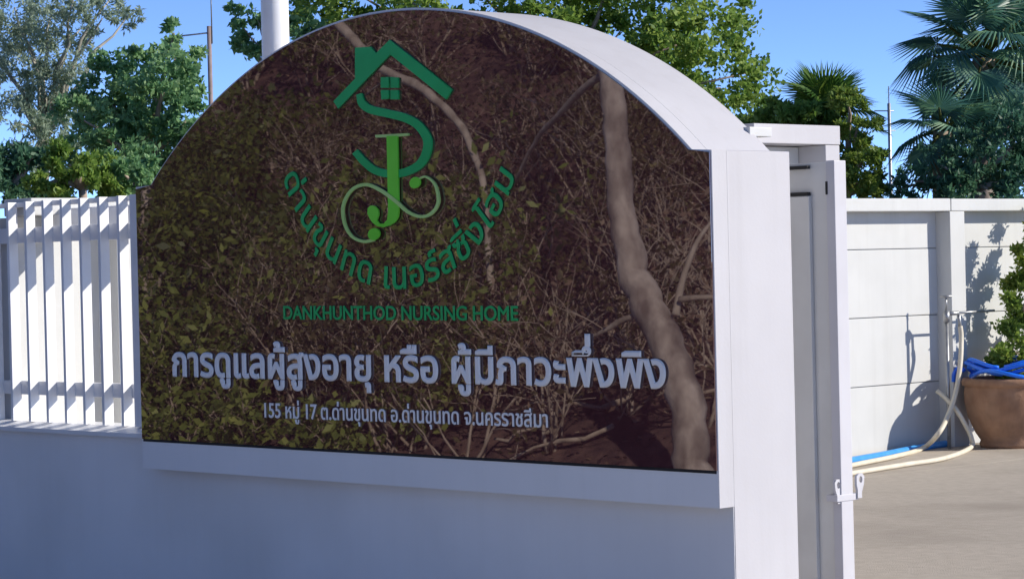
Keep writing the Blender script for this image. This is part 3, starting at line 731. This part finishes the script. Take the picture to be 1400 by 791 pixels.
def limb(pix, r0, r1, par=tr, name='limb', mat=M['bark']):
    P = spline([mirrored(a, b_, y_)-Vector(par.location) for a, b_, y_ in pix], 5)
    V, F = tube(P, list(np.linspace(r0, r1, len(P))), 8); return raw_obj(name, V, F, mat, par, True)
limb([(836, 95, -5.05), (800, 120, -5.20), (762, 160, -5.40), (735, 190, -5.60), (700, 260, -5.90)], .035, .012)
limb([(900, 425, -4.85), (860, 435, -4.80), (820, 455, -4.80), (795, 470, -4.80)], .03, .01)
limb([(925, 430, -4.85), (935, 380, -5.00), (955, 330, -5.10), (985, 290, -5.20)], .03, .012)
limb([(930, 408, -4.85), (960, 406, -4.90), (1000, 404, -5.00)], .022, .012)
cr_ = [(tuple(mirrored(a, b_, -7.6)), (r, r, r*.8)) for a, b_, r in ((760, -330, .7), (690, -300, .6), (820, -380, .6))]
Q = []
for c, r in cr_:
    o = rng.normal(size=(1100, 3))*np.array(r)*.5; Q.append(leaf_quads(np.array(c)-np.array(b0)+o, .08, .5))
tris_obj('crown', np.concatenate(Q), 4, M['leaf_s'], tr)
tag(tr, 'crooked grey trunk of a leaning tree mirrored at the right of the dark panel', 'tree')
t2 = empty('slim_tree', mirrored(222, 560, -6.4)); 
limb([(224, 620, -6.4), (219, 540, -6.4), (210, 470, -6.45), (203, 410, -6.5), (195, 340, -6.5), (205, 240, -6.6), (215, 120, -6.7)], .085, .05, t2, 'trunk')
limb([(205, 420, -6.5), (235, 350, -6.5), (262, 310, -6.6)], .025, .008, t2)
Q = []
for a, b_, r in ((225, 200, .5), (250, 280, .4), (210, 330, .35), (260, 330, .35), (300, 200, .4)):
    c = np.array(mirrored(a, b_, -6.5)-t2.location); Q.append(leaf_quads(c+rng.normal(size=(420, 3))*r*.5, .085, .5))
tris_obj('crown', np.concatenate(Q), 4, M['leaf_s'], t2)
tag(t2, 'slim brown trunk with green leaves mirrored at the left edge of the dark panel', 'tree')
lb_ = empty('fallen_limb', bp_(-11.5, -7.6))
limb([(440, 5, -8), (475, 45, -7.9), (520, 92, -7.8), (575, 120, -7.7), (625, 165, -7.6), (655, 225, -7.5), (665, 275, -7.4)], .055, .03, lb_, 'stem', M['bark'])
limb([(575, 120, -7.7), (540, 105, -7.8), (500, 130, -8)], .02, .008, lb_, 'twig', M['twig'])
limb([(665, 275, -7.4), (672, 420, -7.3), (668, 640, -7.2)], .03, .045, lb_, 'stem', M['bark'])
tag(lb_, 'bent bare limb mirrored behind the green house emblem', 'branch')
# dry scrub: individual bare shrubs
def bare_shrub(p, h, n, label, leaves=0, mat=None, name='bare_shrub', ls=.07):
    root = empty(name, p); parts = []; tips = []
    def grow(q, d, L, r, depth):
        k = 4; pts = [q]
        for i in range(k):
            d = (d+Vector((random.uniform(-1, 1), random.uniform(-1, 1), random.uniform(-.7, .7)))*.22).normalized()
            pts.append(pts[-1]+d*L/k)
        parts.append(tube(pts, list(np.linspace(r, r*.5, k+1)), 5)); tips.extend(pts[2:])
        if depth:
            for _ in range(random.choice((2, 3, 3))):
                nd = (d+Vector((random.uniform(-1, 1), random.uniform(-1, 1), random.uniform(-.5, .8)))*.9).normalized()
                grow(pts[random.choice((2, 3, 4))], nd, L*random.uniform(.5, .75), r*.5, depth-1)
    for i in range(n):
        grow(Vector((random.uniform(-.1, .1), random.uniform(-.1, .1), -.05)), Vector((random.uniform(-.8, .8), random.uniform(-.5, .8), 1)).normalized(), h*random.uniform(.4, .65), .011*random.uniform(.6, 1.7), 2)
    V, F = merge(parts); raw_obj('stems', V, F, M['twig'], root, True)
    if leaves:
        T = np.array([tuple(q) for q in tips]); C = T[rng.integers(0, len(T), leaves)]+rng.normal(size=(leaves, 3))*.09
        tris_obj('foliage', leaf_quads(C, ls, .5), 4, mat, root)
    return root, label
k_ = 0
spots = []
for j, yy in enumerate((-5.4, -6.3, -7.3, -8.4, -9.6, -10.8, -12.0, -13.2, -14.4)):
    xa = 7.3*0 - 7.3*(-yy)/8.15 + 0.8; xb = -4.2-11.5*(-yy)/8.15-1.
    nn = 9+j//2
    for i in range(nn):
        spots.append((xa+(xb-xa)*(i+random.uniform(.15, .85))/nn, yy+random.uniform(-.4, .4), (i+.5)/nn, j))
tbx = tr.location.x
for (x_, y_, fx, j) in spots:
    if y_ > -5.9 and tbx-1.4 < x_ < tbx+1.2: continue
    p = bp_(x_, y_); gr = fx+random.uniform(-.25, .25)
    if gr > .62:
        r_, _ = bare_shrub(p, random.uniform(.9, 1.7), 6, '', random.choice((600, 1000)), M['leaf_s'], 'leafy_shrub', .115)
        tag(r_, 'green leafy scrub bush among dry stems on the bank mirrored in the panel', 'shrub', 'leafy bushes on the bank')
    elif gr > .30 or j >= 5:
        r_, _ = bare_shrub(p, random.uniform(1.0, 1.9), 7, '', random.choice((500, 900)), M['leaf_o'], 'dry_shrub', .075)
        tag(r_, 'olive brown half dry scrub bush on the bank mirrored in the panel', 'shrub', 'half dry bushes on the bank')
    else:
        r_, _ = bare_shrub(p, random.uniform(.8, 1.7), 8, '', random.choice((120, 260)), M['leaf_b'], 'bare_shrub', .07)
        tag(r_, 'bare twiggy shrub with few brown leaves on the bank mirrored in the panel', 'shrub', 'bare shrubs on the bank')
setups = [(262, 430, -5.3, 1.3), (300, 360, -5.6, 1.5), (232, 480, -5.0, 1.0), (215, 330, -6.0, 1.5), (420, 340, -6.6, 1.3), (480, 560, -5.0, .8), (340, 545, -5.0, .8), (560, 480, -5.4, .9), (640, 370, -6.4, 1.1), (380, 250, -7.2, 1.4), (700, 330, -6.8, 1.0), (250, 270, -6.8, 1.5), (600, 250, -7.4, 1.2)]
for (px_, py_, y_, h_) in setups:
    q = mirrored(px_, py_, y_); zb_ = bank_z(q.x, y_)
    r_, _ = bare_shrub(Vector((q.x, y_, zb_)), max(h_, (q.z-zb_)*1.25), 4, '', 520, M['leaf_v'], 'leafy_shrub', .105)
    tag(r_, 'bright yellow green bush standing forward on the bank mirrored in the panel', 'shrub', 'bright bushes on the bank')
for k in range(46):
    yy = random.uniform(-4.9, -11); xa = -7.3*(-yy)/8.15+.8; xb = -4.2-11.5*(-yy)/8.15-1
    x_ = random.uniform(xb, xa); L = random.uniform(.5, 1.7); w = random.uniform(0, math.pi)
    d = Vector((math.cos(w), math.sin(w)*.6, 0)); p = bp_(x_, yy)
    pts = []
    for i in range(6):
        q = d*(L*(i/5-.5))+Vector((random.uniform(-.04, .04), random.uniform(-.04, .04), 0)); zz = bank_z(x_+q.x, yy+q.y)-p.z
        pts.append(Vector((q.x, q.y, zz+.03+random.uniform(0, .10))))
    V, F = tube(pts, list(np.linspace(.022, .008, 6)*random.uniform(.6, 1.5)), 6)
    tag(raw_obj('fallen_branch', V, F, M['twig'], None, True), 'dry pale branch lying in the leaf litter on the bank', 'branch', 'branches lying on the bank').location = p
# leaf litter on the bank
n = 16000; yy = -4.5-rng.uniform(0, 1, n)**1.3*11; xx = -3-rng.uniform(0, 1, n)*24
C = np.array([(a, b_, bank_z(a, b_)+.012+.03*rng.uniform()) for a, b_ in zip(xx, yy)])
q = leaf_quads(C, .085, .5); q[:, :, 2] = C[:, None, 2]+(q[:, :, 2]-C[:, None, 2])*.35
tag(tris_obj('leaf_litter', q, 4, M['leaf_b']), 'brown dead leaves covering the bank across the lane', 'leaf litter', kind='stuff')
